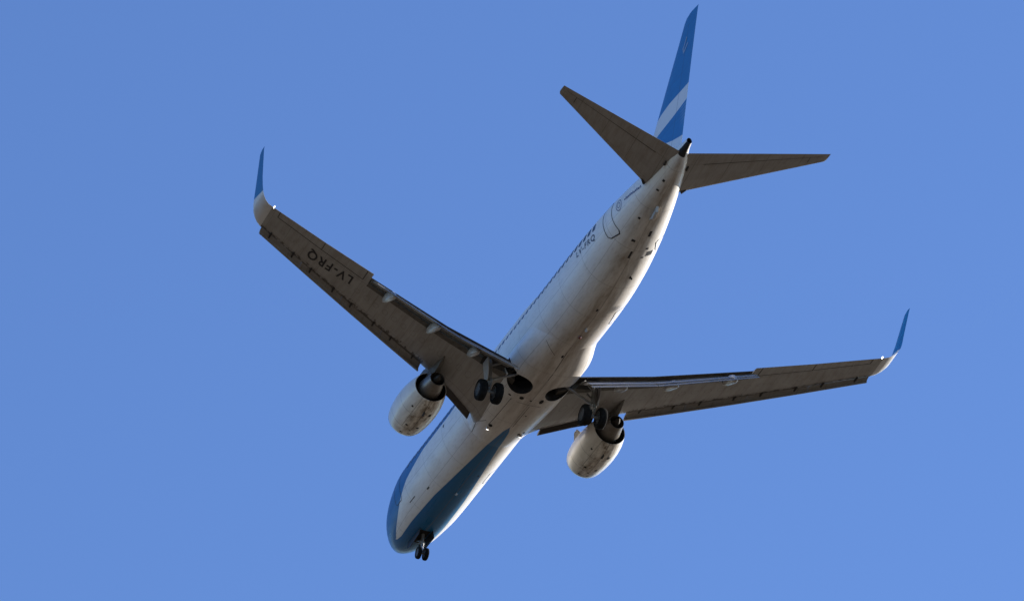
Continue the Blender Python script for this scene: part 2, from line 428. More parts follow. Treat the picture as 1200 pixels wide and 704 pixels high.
# wheel wells, cut out of the fairing and the fuselage skin
def cutter():
    c = G()
    for s in (1, -1):
        n = 40; y0 = 1.07
        ring = [Vector((19.45 + .72 * math.cos(2 * math.pi * i / n), s * y0 + .66 * math.sin(2 * math.pi * i / n), 0)) for i in range(n)]
        c.loft([[p + Vector((0, 0, -2.6)) for p in ring], [p + Vector((0, 0, -1.35)) for p in ring]])
    o = c.build("cut", [mat_bay], plane); fixnormals(o); return o
def cutter2():
    c = G()
    for s in (1, -1):
        v = []
        for z in (-2.7, -1.1):
            v += [Vector((19.45, s * 1.5, z)), Vector((19.6, s * 2.9, z)), Vector((20.5, s * 2.9, z)), Vector((20.1, s * 1.5, z))]
        c.add(v, [(0, 1, 2, 3), (7, 6, 5, 4), (0, 4, 5, 1), (1, 5, 6, 2), (2, 6, 7, 3), (3, 7, 4, 0)])
    o = c.build("cut", [mat_bay], plane, smooth=False); fixnormals(o); return o
def bool_cut(o, mkc):
    c = mkc(); bpy.context.view_layer.update()
    md = o.modifiers.new("b", 'BOOLEAN'); md.operation = 'DIFFERENCE'; md.solver = 'EXACT'; md.object = c
    try: md.material_mode = 'TRANSFER'
    except Exception: pass
    dg = bpy.context.evaluated_depsgraph_get()
    me = bpy.data.meshes.new_from_object(o.evaluated_get(dg)); old = o.data
    o.modifiers.clear(); o.data = me; nm = old.name; bpy.data.meshes.remove(old); me.name = nm
    cd = c.data; bpy.data.objects.remove(c); bpy.data.meshes.remove(cd)
    me.set_sharp_from_angle(angle=math.radians(40))
for o in (fuselage, fairing):
    bool_cut(o, cutter)
bool_cut(fairing, cutter2)

# ------------------------------------------------------------------ wings
# y, leading edge x, trailing edge x, z leading, z trailing, thickness
WG = [(1.2, 13.9, 20.95, -1.35, -1.55, .13), (1.9, 14.85, 21.0, -1.25, -1.42, .13), (3.6, 16.15, 21.25, -1.02, -1.16, .125), (5.7, 17.35, 21.6, -.75, -.84, .12),
      (8.0, 18.58, 22.28, -.46, -.50, .115), (10.66, 20.0, 23.07, -.10, -.11, .11), (13.6, 21.57, 23.98, .34, .38, .105), (16.9, 23.33, 25.04, .87, .97, .10)]
def lin(tab, x, k):
    for i in range(len(tab) - 1):
        if x <= tab[i + 1][0] or i == len(tab) - 2:
            t = (x - tab[i][0]) / (tab[i + 1][0] - tab[i][0]); return tab[i][k] * (1 - t) + tab[i + 1][k] * t
def wsec(y, s):
    le = Vector((lin(WG, y, 1), s * y, lin(WG, y, 3))); te = Vector((lin(WG, y, 2), s * y, lin(WG, y, 4)))
    return le, te, lin(WG, y, 5)
def foil(c, tc, up):
    t = 5 * tc * (.2969 * math.sqrt(max(c, 0)) - .126 * c - .3516 * c * c + .2843 * c ** 3 - .1030 * c ** 4)
    cam = .015 * (1 - (2 * c - .9) ** 2)
    return (cam + t * (1.15 if up else .85)) if up else (cam - t * .9)
def fp(le, te, c, t, n=Vector((0, 0, 1))):
    return le + (te - le) * c + n * t * (te - le).length
CS = [0, .006, .02, .05, .1, .17, .25, .35, .45, .56, .66, .76, .86, .94, 1.0]
def full_section(le, te, tc, n=Vector((0, 0, 1)), v=0):
    p, u = [], []
    for c in CS[::-1]: p.append(fp(le, te, c, foil(c, tc, True), n)); u.append((c, v))
    for c in CS[1:-1]: p.append(fp(le, te, c, foil(c, tc, False), n)); u.append((c, v))
    p.append(fp(le, te, 1.0, foil(1., tc, False) - .002, n)); u.append((1, v))
    return p, u
CI = [0, .006, .02, .05, .1, .17, .25, .35, .45, .56, .66, .74]
def cove_section(le, te, tc, v):
    """wing section with its underside cut away behind the rear spar for the lowered flaps"""
    n = Vector((0, 0, 1)); p, u = [], []
    up = CI + [.80, .86]
    for c in up[::-1]: p.append(fp(le, te, c, foil(c, tc, True), n)); u.append((c, v))
    for c in CI[1:]: p.append(fp(le, te, c, foil(c, tc, False), n)); u.append((c, v))
    p.append(fp(le, te, .745, foil(.745, tc, True) - .014, n)); u.append((.745, v))
    p.append(fp(le, te, .855, foil(.86, tc, True) - .006, n)); u.append((.86, v))
    return p, u
def wing_low(y, c, s, off=.012):
    le, te, tc = wsec(y, s); return fp(le, te, c, foil(c, tc, False)) - Vector((0, 0, off))

def text_mesh(txt, size, space=1.0):
    c = bpy.data.curves.new("t", 'FONT'); c.body = txt; c.size = size; c.space_character = space; c.offset = .024 * size; c.resolution_u = 3
    o = bpy.data.objects.new("t", c); S.collection.objects.link(o); bpy.context.view_layer.update()
    me = bpy.data.meshes.new_from_object(o.evaluated_get(bpy.context.evaluated_depsgraph_get()))
    v = [p.co.copy() for p in me.vertices]; f = [tuple(p.vertices) for p in me.polygons]
    bpy.data.objects.remove(o); bpy.data.curves.remove(c); bpy.data.meshes.remove(me)
    return v, f

FL_OUT = 10.6
def build_wing(s):
    side = "right" if s > 0 else "left"
    g = G()
    ys = [1.2, 1.9, 2.7, 3.6, 4.6, 5.7, 6.8, 8.0, 9.3, 10.6]; a = [cove_section(*wsec(y, s), y) for y in ys]
    g.loft([q[0] for q in a], [q[1] for q in a])
    # flap cove faces take the dark colour painted for its shade
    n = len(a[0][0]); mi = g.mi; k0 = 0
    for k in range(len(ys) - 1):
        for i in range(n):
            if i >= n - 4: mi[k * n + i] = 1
    ys = [10.6, 11.6, 12.6, 13.6, 14.7, 15.8, 16.9]; a = [full_section(*wsec(y, s), v=y) for y in ys]
    g.loft([q[0] for q in a], [q[1] for q in a])
    w = g.build("wing", [mat_wing, mat_cove], plane, label=side + " wing with lowered flaps and extended slats"); fixnormals(w)
    # winglet
    WL = [(16.9, .87, .97, 23.33, 25.04, 12), (17.15, .93, 1.02, 23.52, 25.13, 20), (17.36, 1.03, 1.12, 23.74, 25.27, 33), (17.52, 1.17, 1.26, 23.97, 25.42, 48), (17.62, 1.36, 1.44, 24.2, 25.54, 63), (17.68, 1.62, 1.68, 24.45, 25.62, 76),
          (17.74, 2.1, 2.14, 24.8, 25.72, 81), (17.81, 2.8, 2.82, 25.22, 25.94, 83), (17.875, 3.45, 3.46, 25.62, 26.16, 83), (17.885, 3.56, 3.6, 25.86, 26.25, 83)]
    g = G(); a = []
    for y, z0, z1, xl, xt, ca in WL:
        nn = Vector((0, -s * math.sin(math.radians(ca)), math.cos(math.radians(ca))))
        a.append(full_section(Vector((xl, s * y, z0)), Vector((xt, s * y, z1)), .095, nn, y))
    g.loft([q[0] for q in a], [q[1] for q in a])
    wl = g.build("winglet", mat_winglet, w); fixnormals(wl)
    # position lamp on the trailing edge beside the winglet
    g = G(); c = Vector((25.06, s * 16.82, .97)); g.tube(c - Vector((.10, 0, 0)), c + Vector((.05, 0, 0)), .035, .03, 10)
    g.build("position_lamp", mat_lamp, w)
    # slats: four along the outboard leading edge
    sp = [5.75, 8.5, 11.3, 14.1, 16.85]
    for k in range(4):
        g = G(); a = []
        for q in range(5):
            y = sp[k] + .006 + (sp[k + 1] - sp[k] - .012) * q / 4
            le, te, tc = wsec(y, s); ch = (te - le).length; sc = .30 + .055 * ch
            d = Vector((-.24 - .02 * ch, 0, -.10 - .022 * ch)); pts = []
            ang = math.radians(22); ca, sa = math.cos(ang), math.sin(ang)
            # crescent: outer nose curve then inner hollow
            out = [(1.0, .30), (.7, .33), (.42, .30), (.2, .22), (.07, .12), (0, 0), (.05, -.10), (.16, -.16), (.34, -.17)]
            inn = [(.36, -.13), (.26, -.02), (.34, .12), (.6, .22), (.98, .27)]
            for cx, cz in out + inn:
                px, pz = cx * sc, cz * sc * .8
                pts.append(le + d + Vector((px * ca - pz * sa * .2, 0, -(1 - cx) * sc * math.sin(ang) * .55 + pz)))
            a.append((pts, [(cx, y) for cx, _ in out + inn]))
        g.loft([q[0] for q in a], [q[1] for q in a])
        # two track arms
        for f in (.22, .78):
            y = sp[k] + (sp[k + 1] - sp[k]) * f; le, te, tc = wsec(y, s)
            g.box(le + Vector((-.02, 0, -.10)), (.62, .07, .08), 1)
        sl_ = g.build("slat", [mat_flap, mat_dark], w); fixnormals(sl_)
    # inboard leading-edge flap swung down ahead of the wing
    g = G(); a = []
    for q in range(7):
        y = 1.98 + (4.25 - 1.98) * q / 6; le, te, tc = wsec(y, s); b = le + Vector((.18, 0, -.11))
        top = b; tip = b + Vector((-.36, 0, -.13)); nose = tip + Vector((-.10, 0, .02)); 
        pts = [top + Vector((0, 0, .05)), top, (top + tip) / 2 + Vector((.03, 0, -.035)), tip + Vector((.03, 0, -.05)), nose + Vector((0, 0, -.05)), nose + Vector((-.03, 0, .04)), (top + tip) / 2 + Vector((-.07, 0, .07))]
        a.append((pts, [(i / 7, y) for i in range(7)]))
    g.loft([q[0] for q in a], [q[1] for q in a])
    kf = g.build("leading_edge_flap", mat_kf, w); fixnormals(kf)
    # trailing-edge flaps: fore vane and main element
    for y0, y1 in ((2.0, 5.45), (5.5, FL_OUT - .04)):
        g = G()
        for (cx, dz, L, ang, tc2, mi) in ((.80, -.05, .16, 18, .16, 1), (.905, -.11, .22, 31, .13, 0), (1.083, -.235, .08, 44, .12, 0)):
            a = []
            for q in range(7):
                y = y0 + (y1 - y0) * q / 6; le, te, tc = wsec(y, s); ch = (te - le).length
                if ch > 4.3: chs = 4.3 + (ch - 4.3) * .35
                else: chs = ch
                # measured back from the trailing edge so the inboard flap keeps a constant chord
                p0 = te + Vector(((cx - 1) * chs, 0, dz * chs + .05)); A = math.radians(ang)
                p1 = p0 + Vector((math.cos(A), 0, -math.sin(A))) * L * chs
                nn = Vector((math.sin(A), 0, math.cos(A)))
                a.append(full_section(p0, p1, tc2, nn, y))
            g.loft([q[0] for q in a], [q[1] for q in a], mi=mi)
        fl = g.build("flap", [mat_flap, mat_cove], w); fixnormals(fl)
    # flap track fairings, their tails drooped with the flaps
    for y, L in ((9.45, 1.0), (6.6, 1.05), (4.1, .85)):
        le, te, tc = wsec(y, s); ch = (te - le).length; base = te + Vector((-.40 * min(ch, 4.0), 0, -.08 - .03 * ch)); secs = []
        path = [(0, .02, .02), (.2, -.02, .12), (.5, -.12, .20), (.85, -.22, .245), (1.15, -.33, .25), (1.4, -.46, .225), (1.58, -.58, .16), (1.68, -.65, .07), (1.70, -.67, .01)]
        for px, pz, r in path:
            px *= L; c = base + Vector((px, 0, pz * L))
            secs.append([c + Vector((0, r * .9 * math.sin(t * math.pi / 8), -r * 1.1 * math.cos(t * math.pi / 8))) for t in range(16)])
        g = G(); g.loft(secs); ff = g.build("flap_track_fairing", mat_lightgrey, w); fixnormals(ff)
    # aileron seam as a shallow dark gap under the outer wing
    g = G()
    def gap(p, wd=.02):
        for (a0, b0), (a1, b1) in zip(p[:-1], p[1:]):
            A = wing_low(a0, b0, s, .004); B = wing_low(a1, b1, s, .004); d = (B - A).normalized(); nn = d.cross(Vector((0, 0, 1))) * wd
            g.add([A - nn, B - nn, B + nn, A + nn], [(0, 1, 2, 3)])
    gap([(10.95, .99), (10.95, .74), (12.3, .745), (13.6, .75), (13.6, .99)]); gap([(13.6, .75), (15.0, .76), (16.4, .77), (16.4, .99)])
    g.build("aileron_seam", mat_mark, w, smooth=False)
    if s < 0:       # registration under the left wing, tops of the letters towards the leading edge
        v, f = text_mesh("LV-FRQ", 1.0, 1.22)
        w0 = max(p.x for p in v); hh = max(p.y for p in v); pv = []
        for p in v:
            y = RG[0] + p.x / w0 * (RG[1] - RG[0]); le, te, tc = wsec(y, s)
            c = RG[2] + .04 - .12 * p.x / w0 - (p.y / hh - .5) * RG[3] / (te - le).length
            pv.append(wing_low(y, c, s, .01))
        mk("registration_lettering", pv, f, mat_mark, w, smooth=False, label="black registration LV-FRQ under the left wing")
    return w
RG = (11.35, 14.1, .50, .62)
for s in (-1, 1): build_wing(s)

# ------------------------------------------------------------------ engines
EY, EZ = 5.0, -1.86
def build_engine(s):
    side = "right" if s > 0 else "left"; ax = (0, s * EY, EZ)
    g = G()
    prof = [(14.65, .74), (14.05, .76), (13.8, .79), (13.66, .83), (13.61, .88), (13.65, .93), (13.78, .975), (14.05, 1.03), (14.4, 1.075), (14.85, 1.11), (15.3, 1.125), (15.9, 1.095), (16.4, 1.03), (16.8, .94), (17.08, .86), (17.08, .835)]
    g.lathe(prof, ax, 64, 0, .95)
    cowl = g.build("engine", [mat_nac], plane, label=side + " engine under the wing"); fixnormals(cowl)
    g = G()
    g.lathe([(17.08, .835), (16.4, .90), (15.6, .93), (15.6, .4)], ax, 48, 0, .95)
    o = g.build("fan_duct", mat_black, cowl)
    g = G(); g.lathe([(15.6, .62), (16.4, .63), (17.1, .58), (17.7, .46), (17.98, .40), (17.98, .37), (17.5, .37)], ax, 40); o = g.build("core_cowl", mat_core, cowl); fixnormals(o)
    g = G(); g.lathe([(17.3, .25), (17.8, .22), (18.1, .13), (18.3, .04), (18.32, .0)], ax, 24); g.lathe([(17.5, .37), (17.5, .2)], ax, 24, 1); g.build("exhaust_plug", [mat_dark, mat_dark], cowl)
    # intake: fan and spinner
    g = G(); g.lathe([(14.6, .75), (14.6, .2)], ax, 32, 1)
    for k in range(24):
        a = 2 * math.pi * k / 24; e = Vector((0, math.sin(a), math.cos(a))); t = Vector((0, math.cos(a), -math.sin(a))); c = Vector(ax) + Vector((14.45, 0, 0))
        g.add([c + e * .2 - t * .03 + Vector((-.05, 0, 0)), c + e * .2 + t * .03 + Vector((.08, 0, 0)), c + e * .74 + t * .09 + Vector((.03, 0, 0)), c + e * .74 - t * .07 + Vector((-.06, 0, 0))], [(0, 1, 2, 3)], None, 0)
    g.lathe([(14.05, .0), (14.15, .09), (14.3, .16), (14.5, .22)], ax, 24, 0)
    g.build("fan", [mat_dark, mat_black], cowl)
    # pylon
    g = G(); secs = []
    for x, zt, zb, hw in ((14.0, -.80, -.95, .03), (14.6, -.66, -.95, .14), (15.6, -.52, -1.05, .2), (16.6, -.55, -1.3, .22), (17.4, -.80, -1.55, .22), (18.1, -.9, -1.36, .16), (18.6, -.92, -1.18, .10), (19.0, -.92, -1.02, .04)):
        y = s * EY; secs.append([Vector((x, y - hw, zt)), Vector((x, y + hw, zt)), Vector((x, y + hw, (zt + zb) / 2)), Vector((x, y + hw * .7, zb)), Vector((x, y - hw * .7, zb)), Vector((x, y - hw, (zt + zb) / 2))])
    g.loft(secs); p = g.build("pylon", mat_cove, cowl, angle=60); fixnormals(p)
    # vortex strake on the inboard side
    g = G(); a = math.radians(58); e = Vector((0, -s * math.sin(a), math.cos(a))); c = Vector(ax)
    P = [c + Vector((14.5, 0, 0)) + e * 1.03, c + Vector((15.5, 0, 0)) + e * 1.03, c + Vector((15.5, 0, 0)) + e * 1.36, c + Vector((15.15, 0, 0)) + e * 1.36]
    g.prism(P, Vector((0, math.cos(a), s * math.sin(a))) * .014); o = g.build("strake", mat_lightgrey, cowl, smooth=False); fixnormals(o)
    # cowl vents, latches and drain mast
    def npt(x, deg, off=.0):
        r = interp([q for q in prof[4:-1]], x, 1) + off; t = math.radians(deg); z = -math.cos(t) * r
        return Vector((x, s * EY + math.sin(t) * r, EZ + (z * .95 if z < 0 else z)))
    for x, d0, w, l in ((14.75, -20, 3.2, .12), (14.7, 12, 3.6, .14), (16.2, -38, 3, .1), (15.9, 22, 4, .2), (14.35, -2, 2.4, .08), (14.0, 4, 5, .05), (13.95, -22, 3, .07)):
        g = G(); n_ = 4
        for i in range(n_):
            a, b = d0 - w + 2 * w * i / n_, d0 - w + 2 * w * (i + 1) / n_
            g.add([npt(x, a, .010), npt(x + l, a, .010), npt(x + l, b, .010), npt(x, b, .010)], [(0, 1, 2, 3)])
        g.build("cowl_vent", mat_black, cowl, smooth=False)
    g = G(); g.prism([npt(15.9, 0, -.02), npt(16.3, 0, -.02), npt(16.35, 0, .16), npt(16.1, 0, .16)], (0, .015, 0))
    g.build("drain_mast", mat_dark, cowl, smooth=False)
for s in (-1, 1): build_engine(s)

# ------------------------------------------------------------------ tail
def surf(name, st, mat, label=None, lift=Vector((0, 0, 1)), tc=.09):
    g = G(); a = [full_section(Vector(l), Vector(t), tc, lift, v) for l, t, v in st]
    g.loft([q[0] for q in a], [q[1] for q in a]); o = g.build(name, mat, plane, label=label); fixnormals(o); return o
def SLE(y, s): return Vector((34.81 + .601 * (y - 1.14), s * y, .74 + .192 * (y - 1.14)))
def STE(y, s): return Vector((37.4 + .249 * (y - .355), s * y, 1.13 + .1157 * (y - .355)))
for s in (-1, 1):
    pts = []
    for k in range(9):
        f = k / 8; y = .25 + (7.0 - .25) * f; g_ = (y - 1.14) / (7.18 - 1.14)
        pts.append((SLE(y, s), STE(y, s), y))
    pts.append((SLE(7.14, s), STE(7.14, s), 7.14)); pts.append((SLE(7.2, s) + Vector((.10, 0, .02)), STE(7.2, s), 7.2))
    sb = surf("horizontal_stabilizer", pts, mat_stab, ("right" if s > 0 else "left") + " horizontal stabilizer", tc=.085)
    for p, q, r in (((34.75, s * 1.0, .62), (34.95, s * 1.2, .74), .07), ((36.3, s * .60, .86), (36.55, s * .60, .93), .06)):
        g = G(); g.tube(p, q, r, r * .7); g.build("hinge_cover", mat_dark, sb)
    g = G()   # elevator gap
    for q in range(14):
        def ep(y, c):
            le, te = SLE(y, s), STE(y, s)
            return fp(le, te, c, foil(c, .085, False)) - Vector((0, 0, .006))
        y0 = 1.3 + q * .4; y1 = y0 + .4
        g.add([ep(y0, .705), ep(y1, .705), ep(y1, .717), ep(y0, .717)], [(0, 1, 2, 3)])
    g.add([ep(6.3, .3), ep(6.33, .3), ep(6.33, .7), ep(6.3, .7)], [(0, 1, 2, 3)])
    g.build("elevator_seam", mat_mark, sb, smooth=False)
FN = [((30.9, 1.2), (37.0, 1.2)), ((31.7, 2.0), (37.17, 2.0)), ((33.86, 4.46), (37.88, 4.46)), ((35.59, 6.44), (38.47, 6.44)), ((36.85, 7.85), (38.92, 7.85)), ((37.6, 8.72), (39.2, 8.7)), ((37.85, 8.9), (39.25, 8.82)), ((38.3, 8.97), (39.28, 8.88))]
fin = surf("vertical_stabilizer", [(Vector((l[0], 0, l[1])), Vector((t[0], 0, t[1])), l[1]) for l, t in FN], mat_fin, "tall blue tail fin with a pale curved stripe", Vector((0, 1, 0)), .085)
g = G()      # dorsal fin
P = [Vector((29.6, 0, 1.98)), Vector((32.6, 0, 2.95)), Vector((33.2, 0, 1.8)), Vector((30, 0, 1.8))]
g.prism(P, (0, .05, 0)); o = g.build("dorsal_fin", mat_fin, fin, smooth=False); fixnormals(o)
g = G()     # small pale emblem strokes near the tip of the fin, both sides
for s in (-1, 1):
    for (x0, z0, x1, z1, w) in ((37.55, 7.3, 37.95, 7.75, .05), (37.6, 7.05, 38.05, 7.35, .05), (37.55, 7.0, 37.5, 7.35, .05)):
        c = lambda x, z: s * (foil_half(x, z) + .012)
        def foil_half(x, z):
            xl = 33.86 + (z - 4.46) * .876; xt = 37.88 + (z - 4.46) * .307; cc = min(.97, max(.02, (x - xl) / (xt - xl)))
            return abs(foil(cc, .085, s > 0)) * (xt - xl)
        d = Vector((x1 - x0, 0, z1 - z0)).normalized(); nx, nz = -d.z * w, d.x * w
        q = [(x0 - nx, z0 - nz), (x1 - nx, z1 - nz), (x1 + nx, z1 + nz), (x0 + nx, z0 + nz)]
        g.add([Vector((a, c(a, b), b)) for a, b in q], [(0, 1, 2, 3)])
mat_pale = simple("pale_marking_paint", (.28, .38, .55), .5)
g.build("fin_emblem", mat_pale, fin, smooth=False)

# ------------------------------------------------------------------ landing gear
def wheel(parent, c, r, w, name="wheel"):
    g = G(); c = Vector(c); n = 36
    prof = [(-.5, .62), (-.5, .80), (-.44, .92), (-.30, .985), (0, 1.0), (.30, .985), (.44, .92), (.5, .80), (.5, .62)]
    def ring(dy, rr): return [c + Vector((math.sin(2 * math.pi * i / n) * r * rr, dy * w, math.cos(2 * math.pi * i / n) * r * rr)) for i in range(n)]
    g.loft([ring(a, b) for a, b in prof], None, (False, False), 0)
    hub = [(-.5, .62), (-.36, .58), (-.30, .36), (-.42, .28), (-.42, .0)]
    for sg in (1, -1): g.loft([ring(a * sg, max(b, .01)) for a, b in hub], None, (False, True), 1)
    o = g.build(name, [mat_tyre, mat_hub], parent); fixnormals(o); return o
def main_gear(s):
    g = G(); y = s * 2.88; ax = Vector((19.72, y, -3.14)); top = Vector((19.9, s * 2.95, -1.15))
    g.tube(top, ax + Vector((.04, 0, .75)), .15, .14, 16); g.tube(ax + Vector((.04, 0, .9)), ax + Vector((.0, 0, -.02)), .09, .09, 14, 1)
    g.tube(ax + Vector((0, -.42, 0)), ax + Vector((0, .42, 0)), .075, .075, 12)
    g.tube(ax + Vector((.03, 0, .7)), Vector((19.75, s * 1.35, -1.7)), .075, .06, 10)          # side strut
    g.tube(ax + Vector((.03, 0, 1.0)), Vector((18.9, s * 2.9, -1.25)), .06, .05, 10)            # drag strut
    g.tube(Vector((19.8, s * 2.85, -1.6)), Vector((20.3, s * 2.2, -1.5)), .06, .06, 10)
    for a, b in (((.12, 0, .75), (.38, 0, .42)), ((.38, 0, .42), (.1, 0, .08))): g.tube(ax + Vector(a), ax + Vector(b), .05, .035, 8)
    o = g.build("main_landing_gear", [mat_gear, mat_metal, mat_dark], plane, label=("right" if s > 0 else "left") + " main landing gear lowered"); fixnormals(o)
    for yy in (2.44, 3.32): wheel(o, (19.72, s * yy, -3.14), .565, .40)
    g = G()    # leg door outboard of the strut
    P = [Vector((19.5, s * 3.12, -1.35)), Vector((20.25, s * 3.12, -1.35)), Vector((20.15, s * 3.08, -2.2)), Vector((19.95, s * 3.06, -2.55)), Vector((19.55, s * 3.06, -2.5))]
    g.prism(P, (0, .02, 0)); d = g.build("gear_door", mat_lightgrey, o, smooth=False); fixnormals(d)
    # dark open bay in the wing root that the leg folds into
    g = G(); q = []
    for x, yy in ((19.45, 2.05), (19.5, 2.75), (19.4, 3.25), (20.0, 3.35), (20.35, 2.95), (20.1, 2.35), (20.0, 2.05)):
        le, te, tc = wsec(yy, s); c = (x - le.x) / (te.x - le.x); q.append(wing_low(yy, c, s, .015))
    g.add(q, [tuple(range(7))]); g.build("leg_bay", mat_bay, o, smooth=False)
for s in (-1, 1): main_gear(s)
g = G(); ax = Vector((4.0, 0, -3.1))
g.tube((4.12, 0, -1.75), ax + Vector((0, 0, .45)), .10, .09, 14); g.tube(ax + Vector((0, 0, .6)), ax, .055, .055, 12, 1)
g.tube(ax + Vector((0, -.27, 0)), ax + Vector((0, .27, 0)), .045, .045, 10)
g.tube(ax + Vector((.03, -.02, .75)), (3.15, .0, -1.8), .055, .045, 10); g.tube(ax + Vector((.0, .1, .8)), (3.3, .22, -1.8), .035, .035, 8)
g.tube(ax + Vector((-.08, 0, .5)), ax + Vector((-.26, 0, .28)), .035, .03, 8); g.tube(ax + Vector((-.26, 0, .28)), ax + Vector((-.06, 0, .05)), .03, .03, 8)
g.tube((4.0, -.14, -2.45), (4.0, .14, -2.45), .09, .09, 12); g.tube((3.9, -.12, -2.4), (3.84, -.12, -2.4), .07, .07, 12)
ng = g.build("nose_landing_gear", [mat_gear, mat_metal], plane, label="nose landing gear lowered"); fixnormals(ng)
for y in (-.2, .2): wheel(ng, (4.0, y, -3.1), .345, .20)
for s in (-1, 1):
    g = G(); P = [fus(2.75, s * .2), fus(4.6, s * .2), fus(4.55, s * .2) + Vector((0, s * .08, -.40)), fus(3.3, s * .2) + Vector((0, s * .08, -.52)), fus(2.85, s * .2) + Vector((0, s * .08, -.42))]
    g.prism(P, (0, .015, 0)); d = g.build("gear_door", mat_mark, ng, smooth=False); fixnormals(d)
def patch(g, x0, x1, t0, t1, off=.006, nx=4, nt=6, mi=0):
    """curved patch lying on the fuselage skin (angles in degrees from the keel)"""
    v = [fus(x0 + (x1 - x0) * i / nx, math.radians(t0 + (t1 - t0) * j / nt), off) for i in range(nx + 1) for j in range(nt + 1)]
    g.add(v, [(i * (nt + 1) + j, i * (nt + 1) + j + 1, (i + 1) * (nt + 1) + j + 1, (i + 1) * (nt + 1) + j) for i in range(nx) for j in range(nt)], None, mi)
g = G(); patch(g, 3.1, 4.5, -9, 9, .004, 8, 6); g.build("gear_bay", mat_black, ng)

# ------------------------------------------------------------------ fuselage fittings
WZ = .70
def window(x, s):
    n = 14; v = []
    for k, off in ((0, .0), (1, .012)):
        for i in range(n):
            t = 2 * math.pi * i / n; a = math.copysign(abs(math.cos(t)) ** .6, math.cos(t)); b = math.copysign(abs(math.sin(t)) ** .6, math.sin(t))
            v.append(fus_z(x + a * .15, WZ + b * .205, s, off))
    mk("window", v, [tuple(range(n, 2 * n))] + [(i, (i + 1) % n, n + (i + 1) % n, n + i) for i in range(n)], mat_glass, fuselage, smooth=False)
for s in (-1, 1):
    for k in range(50):
        x = 5.75 + k * .508
        if k in (0, 14): continue
        if x < 30.2: window(x, s)
def door(name, x0, x1, z0, z1, s, w=.04, label=None, mat=None):
    g = G(); n = 10
    def strip(pts):
        for (a, b), (c, d) in zip(pts[:-1], pts[1:]):
            dx, dz = c - a, d - b; L = math.hypot(dx, dz); nx, nz = -dz / L * w / 2, dx / L * w / 2
            g.add([fus_z(a - nx, b - nz, s, .008), fus_z(c - nx, d - nz, s, .008), fus_z(c + nx, d + nz, s, .008), fus_z(a + nx, b + nz, s, .008)], [(0, 1, 2, 3)])
    r = .12; ins = []
    cor = [(x0 + r, z0), (x1 - r, z0), (x1, z0 + r), (x1, z1 - r), (x1 - r, z1), (x0 + r, z1), (x0, z1 - r), (x0, z0 + r), (x0 + r, z0)]
    fine = []
    for (a, b), (c, d) in zip(cor[:-1], cor[1:]):
        m_ = max(1, int(math.hypot(c - a, d - b) / .15)); fine += [(a + (c - a) * i / m_, b + (d - b) * i / m_) for i in range(m_)]
    strip(fine + [fine[0]])
    return g.build(name, mat or mat_mark, fuselage, smooth=False, label=label)
for s in (-1, 1):
    door("door", 31.1, 31.9, -.50, 1.25, s, .042, "dark outlined rear passenger door")
    door("door", 4.4, 5.25, -.85, 1.05, s, .035)
    for x in (17.0, 18.0): door("emergency_exit", x, x + .5, .1, 1.0, s, .02)
for x0, x1 in ((9.3, 10.6), (25.6, 26.9)): door("cargo_door", x0, x1, -1.6, -.55, 1, .025)
# cockpit glazing
for s in (-1, 1):
    for x0, x1, t0, t1 in ((1.75, 2.5, 150, 178), (2.1, 2.75, 127, 147), (2.7, 3.3, 118, 134)):
        g = G(); patch(g, x0, x1, s * t0, s * t1, .008); g.build("cockpit_window", mat_glass, fuselage)
# registration, roundel and small title behind the windows
for s in (-1, 1):
    v, f = text_mesh("LV-FRQ", .46, 1.25); w0 = max(p.x for p in v); pv = []
    for p in v:
        x = (28.3 + p.x / w0 * 1.95) if s < 0 else (28.3 + 1.95 - p.x / w0 * 1.95)
        pv.append(fus_z(x, -.02 + p.y * 1.0, s, .008))
    mk("registration_lettering", pv, f, mat_soft, fuselage, smooth=False, label="small black registration LV-FRQ below the rear windows")
    g = G(); n = 20; rr = .26; cx, cz = 32.55, .62
    for rad, wd in ((.21, .03), (.10, .025)):
        for i in range(n):
            q = []
            for (k, r2) in ((i, rad), (i + 1, rad), (i + 1, rad + wd), (i, rad + wd)):
                t = 2 * math.pi * k / n; q.append(fus_z(cx + math.cos(t) * r2, cz + math.sin(t) * r2 * 1.3, s, .008))
            g.add(q, [(0, 1, 2, 3)])
    g.build("roundel", mat_markb, fuselage, smooth=False)
    g = G(); x = 33.05; random.seed(3)
    while x < 34.4:
        h = random.choice((.08, .1, .13)); w_ = random.choice((.05, .07, .09)); g.add([fus_z(x, .62, s, .008), fus_z(x + w_, .62, s, .008), fus_z(x + w_, .62 + h, s, .008), fus_z(x, .62 + h, s, .008)], [(0, 1, 2, 3)]); x += w_ + .03
    g.build("small_stripe_marking", mat_markb, fuselage, smooth=False)
# underside hardware: antennas, drains, vents, beacons
def blade(x, h=.32, l=.35, th=0, mat=mat_lightgrey):
    g = G(); a = fus(x, math.radians(th), -.02); b = fus(x + l, math.radians(th), -.02); dn = (fus(x, math.radians(th), 1) - fus(x, math.radians(th), 0)).normalized()
    g.prism([a, b, b + dn * h + Vector((.1, 0, 0)), a + dn * h + Vector((.2, 0, 0))], (0, .015, 0)); o = g.build("antenna_blade", mat, fuselage, smooth=False); fixnormals(o)
for x, h in ((8.4, .2), (25.2, .26)): blade(x, h, .24)
blade(29.5, .2, .18, 18, mat_dark)
c = fus(24.6, 0)
g = G(); secs = [[c + Vector((math.cos(t * math.pi / 8) * r, math.sin(t * math.pi / 8) * r, -z)) for t in range(16)] for z, r in ((-.03, .1), (.06, .09), (.12, .05), (.14, .01))]
g.loft(secs); g.build("red_beacon", mat_red, fuselage)
